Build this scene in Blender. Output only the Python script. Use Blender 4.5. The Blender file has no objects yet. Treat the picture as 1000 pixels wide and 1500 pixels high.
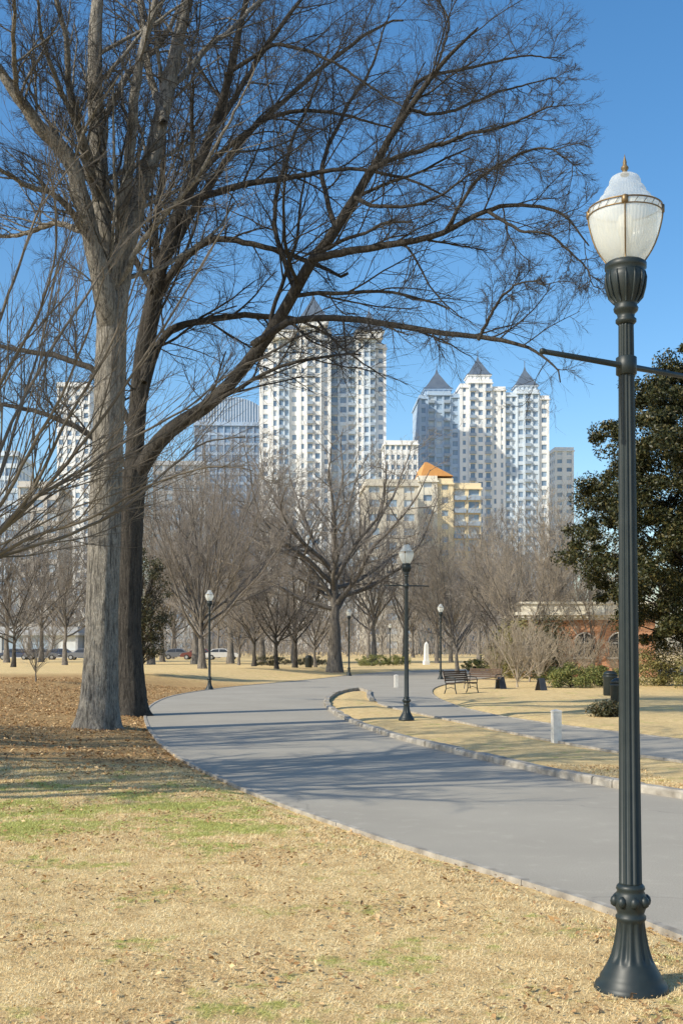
import bpy, math, numpy as np
from mathutils import Vector
from mathutils.geometry import tessellate_polygon
rng=np.random.default_rng(11)
sc=bpy.context.scene
F=1700.0; HOR=948.0; CH=1.65
SUN=np.array([-1,-0.62,0.84]); SUN=SUN/np.linalg.norm(SUN)
def P(px,py,d): return np.array([(px-500)/F*d, d, CH-(py-HOR)/F*d])
def G(px,py):
    d=CH*F/(py-HOR); return ((px-500)/F*d, d)
def link(o): sc.collection.objects.link(o); return o
def nrm(a): return a/np.maximum(np.linalg.norm(a,axis=-1,keepdims=True),1e-9)
def sst(a,b,x):
    t=np.clip((x-a)/(b-a),0,1); return t*t*(3-2*t)

# ---------------------------------------------------------------- materials
def mat(name): 
    m=bpy.data.materials.new(name); m.use_nodes=True
    nt=m.node_tree; b=nt.nodes['Principled BSDF']; return m,nt,b
def N(nt,t,**k):
    n=nt.nodes.new(t)
    for a,v in k.items(): setattr(n,a,v)
    return n
def ramp(nt,src,stops):
    r=N(nt,'ShaderNodeValToRGB'); e=r.color_ramp.elements
    while len(e)<len(stops): e.new(0.5)
    for i,(p,c) in enumerate(stops):
        e[i].position=p; e[i].color=(c[0],c[1],c[2],1) if not isinstance(c,(int,float)) else (c,c,c,1)
    nt.links.new(src,r.inputs[0]); return r.outputs[0]
def noise(nt,scale,detail=4,rough=.55,stretch=None,coord='Object'):
    tc=N(nt,'ShaderNodeTexCoord'); src=tc.outputs[coord]
    if stretch:
        mp=N(nt,'ShaderNodeMapping'); mp.inputs['Scale'].default_value=stretch
        nt.links.new(src,mp.inputs[0]); src=mp.outputs[0]
    n=N(nt,'ShaderNodeTexNoise'); n.inputs['Scale'].default_value=scale
    n.inputs['Detail'].default_value=detail; n.inputs['Roughness'].default_value=rough
    nt.links.new(src,n.inputs['Vector']); return n.outputs['Fac']
def mix(nt,f,a,b,mode='MIX'):
    m=N(nt,'ShaderNodeMix',data_type='RGBA',blend_type=mode)
    for s,v in ((0,f),(6,a),(7,b)):
        if isinstance(v,(int,float)): m.inputs[s].default_value=v
        elif isinstance(v,tuple): m.inputs[s].default_value=(*v,1)
        else: nt.links.new(v,m.inputs[s])
    return m.outputs[2]
def math_(nt,op,a,b=None):
    m=N(nt,'ShaderNodeMath',operation=op)
    for s,v in ((0,a),(1,b)):
        if v is None: continue
        if isinstance(v,(int,float)): m.inputs[s].default_value=v
        else: nt.links.new(v,m.inputs[s])
    return m.outputs[0]
def bump(nt,b,h,strength,dist):
    n=N(nt,'ShaderNodeBump'); n.inputs['Strength'].default_value=strength; n.inputs['Distance'].default_value=dist
    nt.links.new(h,n.inputs['Height']); nt.links.new(n.outputs[0],b.inputs['Normal'])
def simple(name,c1,c2=None,scale=3,rough=.8,metal=0,bmp=0,bd=.02,stretch=None,detail=5,spec=None):
    m,nt,b=mat(name)
    if c2 is None: c2=tuple(x*.8 for x in c1)
    n=noise(nt,scale,detail,stretch=stretch)
    nt.links.new(ramp(nt,n,[(.3,c1),(.7,c2)]),b.inputs['Base Color'])
    b.inputs['Roughness'].default_value=rough; b.inputs['Metallic'].default_value=metal
    if spec is not None: b.inputs['Specular IOR Level'].default_value=spec
    if bmp: bump(nt,b,n,bmp,bd)
    return m
def bark(name,c1,c2,sc_=6):
    m,nt,b=mat(name)
    a=noise(nt,sc_,9,.72,(3.4,3.4,.45)); g=noise(nt,1.2,4); h=noise(nt,34,4,.7,(1,1,.5))
    c=ramp(nt,a,[(.40,c2),(.50,c1),(.7,tuple(x*1.25 for x in c1))])
    c=mix(nt,ramp(nt,g,[(.4,0.),(.7,.4)]),c,tuple(x*.6 for x in c1))
    c=mix(nt,ramp(nt,h,[(.4,.5),(.58,0.)]),c,c2)
    nt.links.new(c,b.inputs['Base Color']); b.inputs['Roughness'].default_value=.9
    b.inputs['Specular IOR Level'].default_value=.2
    bump(nt,b,math_(nt,'ADD',a,math_(nt,'MULTIPLY',h,.3)),1.,.12); return m
M={}
M['barkA']=bark('bark_pale',(.42,.385,.325),(.11,.10,.085))
M['barkB']=bark('bark_dark_and_shaded',(.11,.098,.083),(.04,.036,.031))  # naturally dark bark; on the rear tree the dark tone is painted shade
M['twig']=simple('twig_dark',(.075,.068,.058),(.046,.042,.037),2,.85,spec=.2)
M['twigG']=simple('twig_grey',(.20,.17,.135),(.11,.095,.075),2,.85,spec=.2)
M['twigM']=simple('twig_greybrown',(.30,.265,.225),(.20,.175,.15),1,.85,spec=.2)
M['twigR']=simple('twig_tan',(.40,.34,.26),(.30,.25,.19),1,.85,spec=.2)
M['barkM']=bark('bark_grey',(.27,.24,.205),(.09,.08,.068),4)

def leafmat(name,c1,c2,c3,rough=.4,tr=0):
    m,nt,b=mat(name)
    g=N(nt,'ShaderNodeNewGeometry'); r=g.outputs['Random Per Island']
    c=ramp(nt,r,[(0,c1),(.6,c2),(1,c3)])
    nt.links.new(c,b.inputs['Base Color']); b.inputs['Roughness'].default_value=rough
    b.inputs['Specular IOR Level'].default_value=.3
    return m
M['magnolia']=leafmat('magnolia_leaf',(.016,.020,.006),(.032,.038,.010),(.11,.09,.03),.45)
M['holly']=leafmat('holly_leaf',(.03,.035,.015),(.06,.06,.025),(.10,.07,.03),.5)
M['shrub']=leafmat('shrub_leaf',(.06,.08,.02),(.15,.17,.045),(.30,.27,.09),.6)
M['shrubY']=leafmat('shrub_leaf_olive',(.10,.10,.03),(.2,.18,.06),(.32,.26,.10),.6)

def greenmask(nt,gr):
    a=noise(nt,1.3,4,.65); b=noise(nt,9,6,.75)
    s=math_(nt,'ADD',math_(nt,'MULTIPLY',a,.6),math_(nt,'MULTIPLY',b,.5))
    s=math_(nt,'ADD',s,math_(nt,'MULTIPLY',gr,.135))
    return ramp(nt,s,[(.61,0.),(.70,.85)])
def ground_mat():
    m,nt,b=mat('dormant_grass')
    at=N(nt,'ShaderNodeAttribute',attribute_name='litter'); lit=at.outputs['Fac']
    ag=N(nt,'ShaderNodeAttribute',attribute_name='green'); gr=ag.outputs['Fac']
    fine=noise(nt,38,6,.7); med=noise(nt,5,6,.65); big=noise(nt,.6,5,.6)
    straw=ramp(nt,fine,[(.32,(.44,.29,.12)),(.5,(.84,.63,.31)),(.7,(.92,.75,.44))])
    straw=mix(nt,ramp(nt,med,[(.38,.6),(.58,0.)]),straw,(.54,.36,.16))
    gcol=ramp(nt,fine,[(.3,(.24,.27,.05)),(.7,(.50,.54,.12))])
    c=mix(nt,greenmask(nt,gr),straw,gcol)
    lcol=ramp(nt,noise(nt,18,8,.8),[(.33,(.12,.065,.028)),(.5,(.40,.24,.10)),(.68,(.66,.46,.22))])
    lm=ramp(nt,math_(nt,'ADD',lit,math_(nt,'MULTIPLY',math_(nt,'SUBTRACT',med,.5),2.0)),[(.25,0.),(.8,.92)])
    c=mix(nt,lm,c,lcol)
    c=mix(nt,ramp(nt,big,[(.35,.2),(.65,0.)]),c,(.54,.38,.18))
    nt.links.new(c,b.inputs['Base Color']); b.inputs['Roughness'].default_value=.95
    b.inputs['Specular IOR Level'].default_value=.1
    bump(nt,b,math_(nt,'ADD',fine,med),.7,.05); return m
M['ground']=ground_mat()
def blade_mat():
    m,nt,b=mat('grass_blade')
    g=N(nt,'ShaderNodeNewGeometry'); r=g.outputs['Random Per Island']
    ag=N(nt,'ShaderNodeAttribute',attribute_name='green')
    c=ramp(nt,r,[(0,(.64,.44,.20)),(.4,(.91,.71,.38)),(1,(.98,.86,.55))])
    c=mix(nt,ramp(nt,noise(nt,5,6,.65),[(.38,.65),(.58,0.)]),c,(.58,.40,.19))
    gc=ramp(nt,r,[(0,(.27,.32,.06)),(1,(.58,.65,.17))])
    nt.links.new(mix(nt,math_(nt,'MULTIPLY',greenmask(nt,ag.outputs['Fac']),.9),c,gc),b.inputs['Base Color']); b.inputs['Roughness'].default_value=.8
    b.inputs['Specular IOR Level'].default_value=.2
    t=N(nt,'ShaderNodeBsdfTranslucent'); nt.links.new(b.inputs['Base Color'].links[0].from_socket,t.inputs[0])
    ms=N(nt,'ShaderNodeMixShader'); ms.inputs[0].default_value=.2; nt.links.new(b.outputs[0],ms.inputs[1]); nt.links.new(t.outputs[0],ms.inputs[2])
    nt.links.new(ms.outputs[0],nt.nodes['Material Output'].inputs[0])
    return m
M['blade']=blade_mat()
M['leaf']=leafmat('fallen_leaf',(.20,.105,.045),(.44,.265,.115),(.70,.50,.26),.7)
def asphalt():
    m,nt,b=mat('asphalt')
    f=noise(nt,90,4,.7); g=noise(nt,.5,6,.6); h=noise(nt,4,6,.7)
    c=ramp(nt,f,[(.3,(.30,.275,.225)),(.7,(.455,.415,.345))])
    c=mix(nt,ramp(nt,g,[(.38,.4),(.62,0.)]),c,(.285,.26,.215))
    c=mix(nt,ramp(nt,h,[(.56,0.),(.72,.3)]),c,(.52,.47,.385))
    vo=N(nt,'ShaderNodeTexVoronoi',feature='DISTANCE_TO_EDGE'); vo.inputs['Scale'].default_value=.22
    tc=N(nt,'ShaderNodeTexCoord'); 
    nz=N(nt,'ShaderNodeTexNoise'); nz.inputs['Scale'].default_value=1.2; nz.inputs['Detail'].default_value=5
    nt.links.new(tc.outputs['Object'],nz.inputs['Vector'])
    ad=N(nt,'ShaderNodeVectorMath',operation='ADD'); nt.links.new(tc.outputs['Object'],ad.inputs[0]); nt.links.new(nz.outputs['Color'],ad.inputs[1])
    nt.links.new(ad.outputs[0],vo.inputs['Vector'])
    c=mix(nt,ramp(nt,vo.outputs['Distance'],[(.0,.35),(.004,0.)]),c,(.14,.135,.13))
    nt.links.new(c,b.inputs['Base Color']); b.inputs['Roughness'].default_value=.9
    b.inputs['Specular IOR Level'].default_value=.1
    bump(nt,b,f,.4,.006); return m
M['asphalt']=asphalt()
M['kerb']=simple('granite_kerb',(.46,.42,.35),(.20,.175,.14),6,.85,bmp=.6,bd=.03)
M['iron']=simple('painted_iron',(.012,.019,.020),(.021,.029,.029),14,.45,0,bmp=.12,bd=.003,spec=.4)
M['bronze']=simple('aged_bronze',(.28,.19,.09),(.15,.105,.055),20,.45,.6)
M['gold']=simple('gilt_finial',(.24,.17,.085),(.14,.10,.055),20,.55,.4)
def glass_globe(name,col,tr,sh=.5):
    m,nt,b=mat(name); n=noise(nt,9,3)
    cc=ramp(nt,n,[(.3,col),(.7,tuple(x*.93 for x in col))])
    nt.links.new(cc,b.inputs['Base Color'])
    b.inputs['Roughness'].default_value=.15
    t=N(nt,'ShaderNodeBsdfTranslucent'); nt.links.new(cc,t.inputs[0])
    tp=N(nt,'ShaderNodeBsdfTransparent')
    m1=N(nt,'ShaderNodeMixShader'); m1.inputs[0].default_value=sh; nt.links.new(b.outputs[0],m1.inputs[1]); nt.links.new(t.outputs[0],m1.inputs[2])
    m2=N(nt,'ShaderNodeMixShader'); m2.inputs[0].default_value=tr; nt.links.new(m1.outputs[0],m2.inputs[1]); nt.links.new(tp.outputs[0],m2.inputs[2])
    nt.links.new(m2.outputs[0],nt.nodes['Material Output'].inputs[0])
    return m
M['globe']=glass_globe('frosted_glass',(.93,.94,.87),.2)
M['cap']=glass_globe('prismatic_glass',(.86,.89,.87),.5,.6)
def wallmat(name,c):
    m,nt,b=mat(name); n=noise(nt,.12,5,.6,(1,1,.35)); f=noise(nt,2,3)
    cc=ramp(nt,n,[(.3,c),(.7,tuple(x*.9 for x in c))])
    cc=mix(nt,ramp(nt,f,[(.4,0.),(.7,.08)]),cc,tuple(x*.6 for x in c))
    nt.links.new(cc,b.inputs['Base Color']); b.inputs['Roughness'].default_value=.85; return m
M['wallW']=wallmat('white_stucco',(.82,.83,.82)); M['wallB']=wallmat('shade_tinted_stucco',(.42,.54,.68))  # wallB: blue-grey paints shade onto the right tower's left wing
M['wallG']=wallmat('haze_paled_concrete',(.62,.70,.77)); M['wallT']=wallmat('tan_stone',(.58,.55,.50))  # wallG: distance haze mixed into the grey as a paler, bluer colour
M['wallC']=wallmat('cream_stucco',(.84,.70,.45)); M['wallD']=wallmat('hazy_grey_concrete',(.42,.44,.46))
M['wallP']=wallmat('pale_blue_cladding',(.40,.50,.62)); M['wallK']=wallmat('muted_cream_stucco',(.58,.54,.45))
M['wallH']=wallmat('warm_white_stucco',(.82,.76,.62))
def winmat(name,a,b_,c):
    m,nt,b=mat(name); g=N(nt,'ShaderNodeNewGeometry'); oi=N(nt,'ShaderNodeObjectInfo')
    r=math_(nt,'FRACT',math_(nt,'ADD',g.outputs['Random Per Island'],oi.outputs['Random']))
    nt.links.new(ramp(nt,r,[(0,a),(.7,b_),(1,c)]),b.inputs['Base Color'])
    b.inputs['Roughness'].default_value=.18; b.inputs['Specular IOR Level'].default_value=.6; return m
M['win']=winmat('hazed_window_glass',(.17,.25,.36),(.30,.40,.51),(.60,.64,.66))  # glass colour lightened to stand in for aerial haze
M['winB']=winmat('blue_window_glass',(.18,.27,.39),(.24,.34,.47),(.32,.42,.54))
M['slate']=simple('slate_roof',(.085,.115,.16),(.12,.155,.20),.5,.6)
M['dark']=simple('dark_board',(.04,.045,.055),(.06,.065,.075),3,.6)
M['rail']=simple('balcony_railing',(.36,.43,.51),(.28,.34,.41),1,.5)
M['terra']=simple('terracotta_roof',(.66,.33,.10),(.55,.26,.09),1,.8)
M['white']=simple('white_paint',(.84,.82,.75),(.72,.70,.63),3,.7)
M['cream']=simple('cream_cornice',(.86,.80,.65),(.74,.68,.55),3,.75)
M['conc']=simple('concrete_post',(.72,.69,.62),(.54,.51,.45),12,.85,bmp=.3,bd=.01)
M['wood']=simple('weathered_wood',(.12,.07,.04),(.07,.042,.026),8,.7,stretch=(1,8,8))
def brick():
    m,nt,b=mat('red_brick'); t=N(nt,'ShaderNodeTexBrick'); tc=N(nt,'ShaderNodeTexCoord')
    mp=N(nt,'ShaderNodeMapping'); mp.inputs['Rotation'].default_value=(math.radians(90),0,0)
    nt.links.new(tc.outputs['Object'],mp.inputs[0]); nt.links.new(mp.outputs[0],t.inputs['Vector'])
    t.inputs['Color1'].default_value=(.54,.25,.12,1); t.inputs['Color2'].default_value=(.41,.18,.09,1); t.inputs['Mortar'].default_value=(.48,.36,.25,1)
    t.inputs['Scale'].default_value=1; t.inputs['Brick Width'].default_value=.24; t.inputs['Row Height'].default_value=.08; t.inputs['Mortar Size'].default_value=.008
    nt.links.new(t.outputs['Color'],b.inputs['Base Color']); b.inputs['Roughness'].default_value=.9; return m
M['brick']=brick()
M['tyre']=simple('tyre_rubber',(.02,.02,.02),(.03,.03,.03),5,.8)
M['chrome']=simple('wheel_rim',(.5,.5,.52),(.4,.4,.42),5,.3,.8)
M['cglass']=simple('car_glass',(.03,.035,.04),(.05,.055,.06),2,.15)
def paint(name,c): 
    m=simple(name,c,tuple(x*.92 for x in c),2,.3); m.node_tree.nodes['Principled BSDF'].inputs['Coat Weight'].default_value=.5; return m
M['carW']=paint('white_car_paint',(.55,.55,.54)); M['carS']=paint('grey_car_paint',(.14,.15,.17)); M['carB']=paint('blue_car_paint',(.05,.07,.12)); M['carR']=paint('maroon_car_paint',(.14,.035,.03))
M['lens']=simple('light_lens',(.7,.7,.65),(.6,.6,.55),5,.2); M['red']=simple('red_lens',(.4,.02,.02),(.3,.02,.02),5,.3)

# ---------------------------------------------------------------- mesh utils
def mk(name,V,Q,m,smooth=False,attrs=None):
    V=np.asarray(V,dtype=np.float32); Q=np.asarray(Q,dtype=np.int32); k=Q.shape[1]
    me=bpy.data.meshes.new(name); me.vertices.add(len(V)); me.vertices.foreach_set('co',V.ravel())
    me.loops.add(Q.size); me.loops.foreach_set('vertex_index',Q.ravel())
    me.polygons.add(len(Q)); me.polygons.foreach_set('loop_start',np.arange(0,Q.size,k,dtype=np.int32))
    me.update(calc_edges=True)
    if smooth: me.polygons.foreach_set('use_smooth',np.ones(len(Q),dtype=bool))
    if attrs:
        for a,v in attrs.items():
            at=me.attributes.new(a,'FLOAT','POINT'); at.data.foreach_set('value',np.asarray(v,dtype=np.float32))
    me.materials.append(m); return me
def mkp(name,V,Fc,m,smooth=False):
    me=bpy.data.meshes.new(name); me.from_pydata([tuple(map(float,v)) for v in V],[],Fc); me.update()
    me.materials.append(m)
    if smooth:
        for p in me.polygons: p.use_smooth=True
    return me
def ob(name,me,parent=None,loc=(0,0,0),**props):
    o=bpy.data.objects.new(name,me); link(o); o.location=loc
    if parent: o.parent=parent
    for k,v in props.items(): o[k]=v
    return o
def empty(name,loc=(0,0,0),rz=0,label=None,category=None,group=None,scale=1):
    o=bpy.data.objects.new(name,None); link(o); o.location=loc; o.rotation_euler[2]=rz
    o.scale=(scale,)*3; o.empty_display_size=.3
    if label:o['label']=label
    if category:o['category']=category
    if group:o['group']=group
    return o
class Geo:
    def __init__(s): s.V=[];s.F=[]
    def add(s,V,Fc):
        n=len(s.V); s.V+= [tuple(v) for v in V]; s.F+=[tuple(i+n for i in f) for f in Fc]
    def box(s,x0,x1,y0,y1,z0,z1):
        s.add([(x0,y0,z0),(x1,y0,z0),(x1,y1,z0),(x0,y1,z0),(x0,y0,z1),(x1,y0,z1),(x1,y1,z1),(x0,y1,z1)],
          [(0,3,2,1),(4,5,6,7),(0,1,5,4),(1,2,6,5),(2,3,7,6),(3,0,4,7)])
    def lathe(s,prof,seg=32,flute=None,c=(0,0),caps=True):
        V=[];Fc=[]
        for (r,z,*fl) in prof:
            a=fl[0] if fl else 0
            for i in range(seg):
                t=2*math.pi*i/seg; rr=r*(1-a*(.5+.5*math.cos(t*(flute or 0)))) if a else r
                V.append((c[0]+rr*math.cos(t),c[1]+rr*math.sin(t),z))
        for k in range(len(prof)-1):
            for i in range(seg):
                j=(i+1)%seg; Fc.append((k*seg+i,k*seg+j,(k+1)*seg+j,(k+1)*seg+i))
        if caps: Fc.append(tuple(range(seg))[::-1]); Fc.append(tuple((len(prof)-1)*seg+i for i in range(seg)))
        s.add(V,Fc)
    def tube(s,pts,r,seg=8):
        V,Q=tubes(np.array([pts],float),np.full((1,len(pts)),r,float) if np.isscalar(r) else np.array([r],float),seg)
        s.add(V,[tuple(q) for q in Q]+[tuple(range(seg)),tuple(range(len(V)-seg,len(V)))])
    def mesh(s,name,m,smooth=False): return mkp(name,s.V,s.F,m,smooth)
def tubes(pts,rad,S):
    n,K,_=pts.shape
    T=nrm(np.gradient(pts,axis=1)); d=nrm(pts[:,-1]-pts[:,0])
    a=np.where(np.abs(d[:,2:3])<.8,np.array([[0,0,1.]]),np.array([[1.,0,0]]))
    ref=nrm(np.cross(d,a))[:,None,:]
    v=nrm(ref-(ref*T).sum(-1,keepdims=True)*T); u=np.cross(v,T)
    th=np.arange(S)*2*math.pi/S
    ring=pts[:,:,None,:]+rad[:,:,None,None]*(np.cos(th)[None,None,:,None]*u[:,:,None,:]+np.sin(th)[None,None,:,None]*v[:,:,None,:])
    idx=np.arange(n*K*S).reshape(n,K,S)
    a0=idx[:,:-1,:]; a1=np.roll(a0,-1,axis=2); b0=idx[:,1:,:]; b1=np.roll(b0,-1,axis=2)
    Q=np.stack([a0,a1,b1,b0],-1).reshape(-1,4)
    return ring.reshape(-1,3),Q
def joinVQ(L):
    V=[];Q=[];n=0
    for v,q in L: V.append(v);Q.append(q+n);n+=len(v)
    return np.concatenate(V),np.concatenate(Q)

# ---------------------------------------------------------------- road layout
def px_list(L): return [G(*p) for p in L]
left_edge=[(4,-15),(3.8,-5),(3.2,2),(2.6,4.6)]+px_list([(1000,1368),(900,1330),(800,1300),(700,1268),(600,1240),(500,1207),(400,1172),(330,1142),(280,1118),(240,1092),(218,1066),(212,1045),(225,1030),(252,1019),(300,1011),(350,1005),(420,999),(480,993),(520,988),(545,985),(600,982),(680,980),(780,978)])+[(60,112)]
path_out=[(60,92)]+px_list([(800,987),(720,992),(665,999),(632,1007),(630,1018),(660,1032),(700,1043),(760,1054),(850,1066),(1000,1084),(1300,1115)])+[(20,6)]
isl=[(18,3.5)]+px_list([(1300,1152),(1000,1115),(900,1100),(800,1083),(700,1062),(620,1046),(560,1033),(541,1022),(545,1014),(530,1010),(500,1013),(480,1021),(473,1032),(490,1048),(540,1070),(600,1088),(700,1112),(800,1135),(900,1155),(1000,1170)])+[(5,10),(6.5,6.5),(8,2),(9.3,-5),(10,-15)]
def chaikin(L,n=2):
    L=[np.array(p,float) for p in L]
    for _ in range(n):
        R=[L[0]]
        for a,b in zip(L[:-1],L[1:]): R+= [a*.75+b*.25,a*.25+b*.75]
        R.append(L[-1]); L=R
    return np.array(L)
LE,PO,IS=chaikin(left_edge),chaikin(path_out),chaikin(isl)
poly=np.concatenate([LE,PO,IS])
def inside(x,y):
    r=np.zeros(x.shape,bool); n=len(poly)
    for i in range(n):
        x1,y1=poly[i]; x2,y2=poly[(i+1)%n]
        if y1==y2: continue
        c=((y1>y)!=(y2>y))&(x<(x2-x1)*(y-y1)/(y2-y1)+x1); r^=c
    return r
def rdist(x,y):
    best=np.full(x.shape,1e9); n=len(poly)
    for i in range(n):
        a=poly[i]; b=poly[(i+1)%n]; d=b-a; L=d@d
        if L<1e-9: continue
        t=np.clip(((x-a[0])*d[0]+(y-a[1])*d[1])/L,0,1)
        best=np.minimum(best,(x-a[0]-t*d[0])**2+(y-a[1]-t*d[1])**2)
    return np.sqrt(best)
def height(x,y):
    x=np.asarray(x,float); y=np.asarray(y,float)
    d=rdist(x,y); ins=inside(x,y)
    bank=.42*sst(.6,6,d)*sst(11,21,y)*(1-sst(60,110,y))*sst(-.5,-1.5,x)*1.0
    rough=.02*np.sin(x*1.7+y*.6)*np.sin(y*1.3-x*.4)*sst(.8,2.5,d)*(1-sst(40,60,y))
    h=-.03+.055*sst(.1,.5,d)+bank+rough
    return np.where(ins,-.03,h)
def hz(x,y): return float(height(np.array([x]),np.array([y]))[0])
def litter(x,y):
    return sst(12.5,18,y-np.clip(-x-2,0,6)*.25)*(1-sst(44,60,y))*sst(0,-1,x+.3)
def greenf(x,y):
    return np.clip(np.exp(-((y-11.4)/2.2)**2)*sst(1.,-1.5,x)*1.0+.25*sst(8,6,y)*sst(-2,1,x)*sst(4.,2.5,x),0,1.1)*(1-sst(30,50,y))

def axis(segs):
    out=[]
    for a,b,n in segs: out+=list(np.linspace(a,b,n,endpoint=False))
    out.append(segs[-1][1]); return np.array(out)
xs=axis([(-3000,-200,12),(-200,-40,24),(-40,-14,30),(-14,14,120),(14,40,30),(40,200,24),(200,3000,12)])
ys=axis([(-60,0,12),(0,4,8),(4,48,180),(48,110,70),(110,400,30),(400,4000,14)])
X,Y=np.meshgrid(xs,ys); Z=height(X.ravel(),Y.ravel())
V=np.stack([X.ravel(),Y.ravel(),Z],1); nx=len(xs); ny=len(ys)
I=np.arange(nx*ny).reshape(ny,nx)
Q=np.stack([I[:-1,:-1],I[:-1,1:],I[1:,1:],I[1:,:-1]],-1).reshape(-1,4)
ob('ground',mk('ground',V,Q,M['ground'],True,{'litter':litter(V[:,0],V[:,1]),'green':greenf(V[:,0],V[:,1])}),kind='structure')
tri=tessellate_polygon([[Vector((p[0],p[1],0)) for p in poly]])
ob('road',mkp('road',[(p[0],p[1],0.0) for p in poly],[tuple(t) for t in tri],M['asphalt']),kind='structure')
rm=bpy.data.objects['road'].data
if sum(p.normal.z for p in rm.polygons)<0: rm.flip_normals()
def kerb(pl,w,h,blk,side,name,jit=.006,skew=0.,gap=.015):
    seg=np.linalg.norm(np.diff(pl,axis=0),axis=1); s=np.concatenate([[0],np.cumsum(seg)])
    g=Geo(); t=0
    while t+blk<s[-1]:
        L=blk*rng.uniform(.7,1.3); hh=h+rng.uniform(-jit,jit)
        ts=np.linspace(t,min(t+L-gap,s[-1]),3); ww=w*rng.uniform(.93,1.07); so=rng.uniform(-skew,skew)
        pp=np.stack([np.interp(ts,s,pl[:,0]),np.interp(ts,s,pl[:,1])],1)
        for a,b in zip(pp[:-1],pp[1:]):
            d=(b-a)/max(np.linalg.norm(b-a),1e-6); n=np.array([-d[1],d[0]])*side
            i0,i1=a-n*(.015+so),b-n*(.015-so); o0,o1=a+n*ww,b+n*ww; c=min(.02,h*.4)
            V=[(*i0,-.06),(*i1,-.06),(*o1,-.06),(*o0,-.06),(*(i0),hh-c),(*(i1),hh-c),(*(i1+n*c),hh),(*(i0+n*c),hh),(*o1,hh),(*o0,hh)]
            g.add(V,[(0,1,5,4),(4,5,6,7),(7,6,8,9),(9,8,2,3),(0,4,7,9,3),(1,2,8,6,5)])
        t+=L
    ob(name,g.mesh(name,M['kerb']),kind='structure')
kerb(LE[:int(len(LE)*.80)],.055,.016,1.6,1,'kerb',.001,gap=.006)
i0=[i for i,p in enumerate(IS) if abs(p[0]-G(541,1022)[0])<.3 and abs(p[1]-G(541,1022)[1])<3]
kerb(IS[i0[0]:],.13,.085,.8,1,'kerb',.018,.012)
kerb(IS[:i0[0]],.05,.012,1.1,1,'kerb',.002); kerb(PO[6:],.05,.012,1.1,1,'kerb',.002)

# ---------------------------------------------------------------- trees
def catmull(P_,K):
    P_=np.array(P_,float); n=len(P_)
    Pp=np.vstack([2*P_[0]-P_[1],P_,2*P_[-1]-P_[-2]])
    u=np.linspace(0,n-1-1e-6,K); i=u.astype(int); t=(u-i)[:,None]
    a,b,c,d=Pp[i],Pp[i+1],Pp[i+2],Pp[i+3]
    return .5*((2*b)+(-a+c)*t+(2*a-5*b+4*c-d)*t**2+(-a+3*b-3*c+d)*t**3)
def grow(st,di,ln,r0,K,up=0.,wig=.15,tip=.35,up_end=None):
    n=len(st); pts=np.zeros((n,K,3)); p=st.copy(); d=nrm(di); pts[:,0]=p
    step=(ln/(K-1))[:,None]; 
    for k in range(1,K):
        uu=up if up_end is None else up+(up_end-up)*k/K
        d=nrm(d+np.array([0,0,uu])+rng.normal(0,wig,(n,3))); p=p+d*step; pts[:,k]=p
    rad=r0[:,None]*(1-(1-tip)*np.linspace(0,1,K)[None,:]); return pts,rad
def kids(pts,rad,ln,n,t0,ang,lf,rf,rmin,t1=1.0,fall=.45):
    B,K,_=pts.shape
    t=(t0+(t1-t0)*(np.arange(n)[None,:]+rng.uniform(0,1,(B,n)))/n)*(K-1); t=np.minimum(t,K-1.001)
    i=t.astype(int); f=(t-i)[...,None]; b=np.arange(B)[:,None]
    p=pts[b,i]*(1-f)+pts[b,i+1]*f; T=nrm(pts[b,i+1]-pts[b,i]); r=rad[b,i]
    rv=rng.normal(0,1,(B,n,3)); rv[...,2]+=.15; perp=nrm(rv-(rv*T).sum(-1,keepdims=True)*T)
    a=rng.uniform(ang[0],ang[1],(B,n,1))*math.pi/180
    d=np.cos(a)*T+np.sin(a)*perp
    L=ln[:,None]*lf*(1-fall*t/(K-1))*rng.uniform(.45,1.3,(B,n)); R=np.maximum(np.minimum(r*rf,L*.012+rmin),rmin)
    return p.reshape(-1,3),d.reshape(-1,3),L.reshape(-1),R.reshape(-1)
def build_levels(pts,rad,ln,spec):
    big=[];fine=[]
    for j,sp in enumerate(spec):
        s,d,L,R=kids(pts,rad,ln,sp['n'],sp.get('t0',.2),sp.get('ang',(30,60)),sp['lf'],sp.get('rf',.55),sp.get('rmin',.004),fall=sp.get('fall',.45))
        pts,rad=grow(s,d,L,R,sp['K'],sp.get('up',.03),sp.get('wig',.15),sp.get('tip',.4),sp.get('ue'))
        ln=L; (big if sp.get('big') else fine).append(tubes(pts,rad,sp['S']))
    return big,fine
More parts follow.
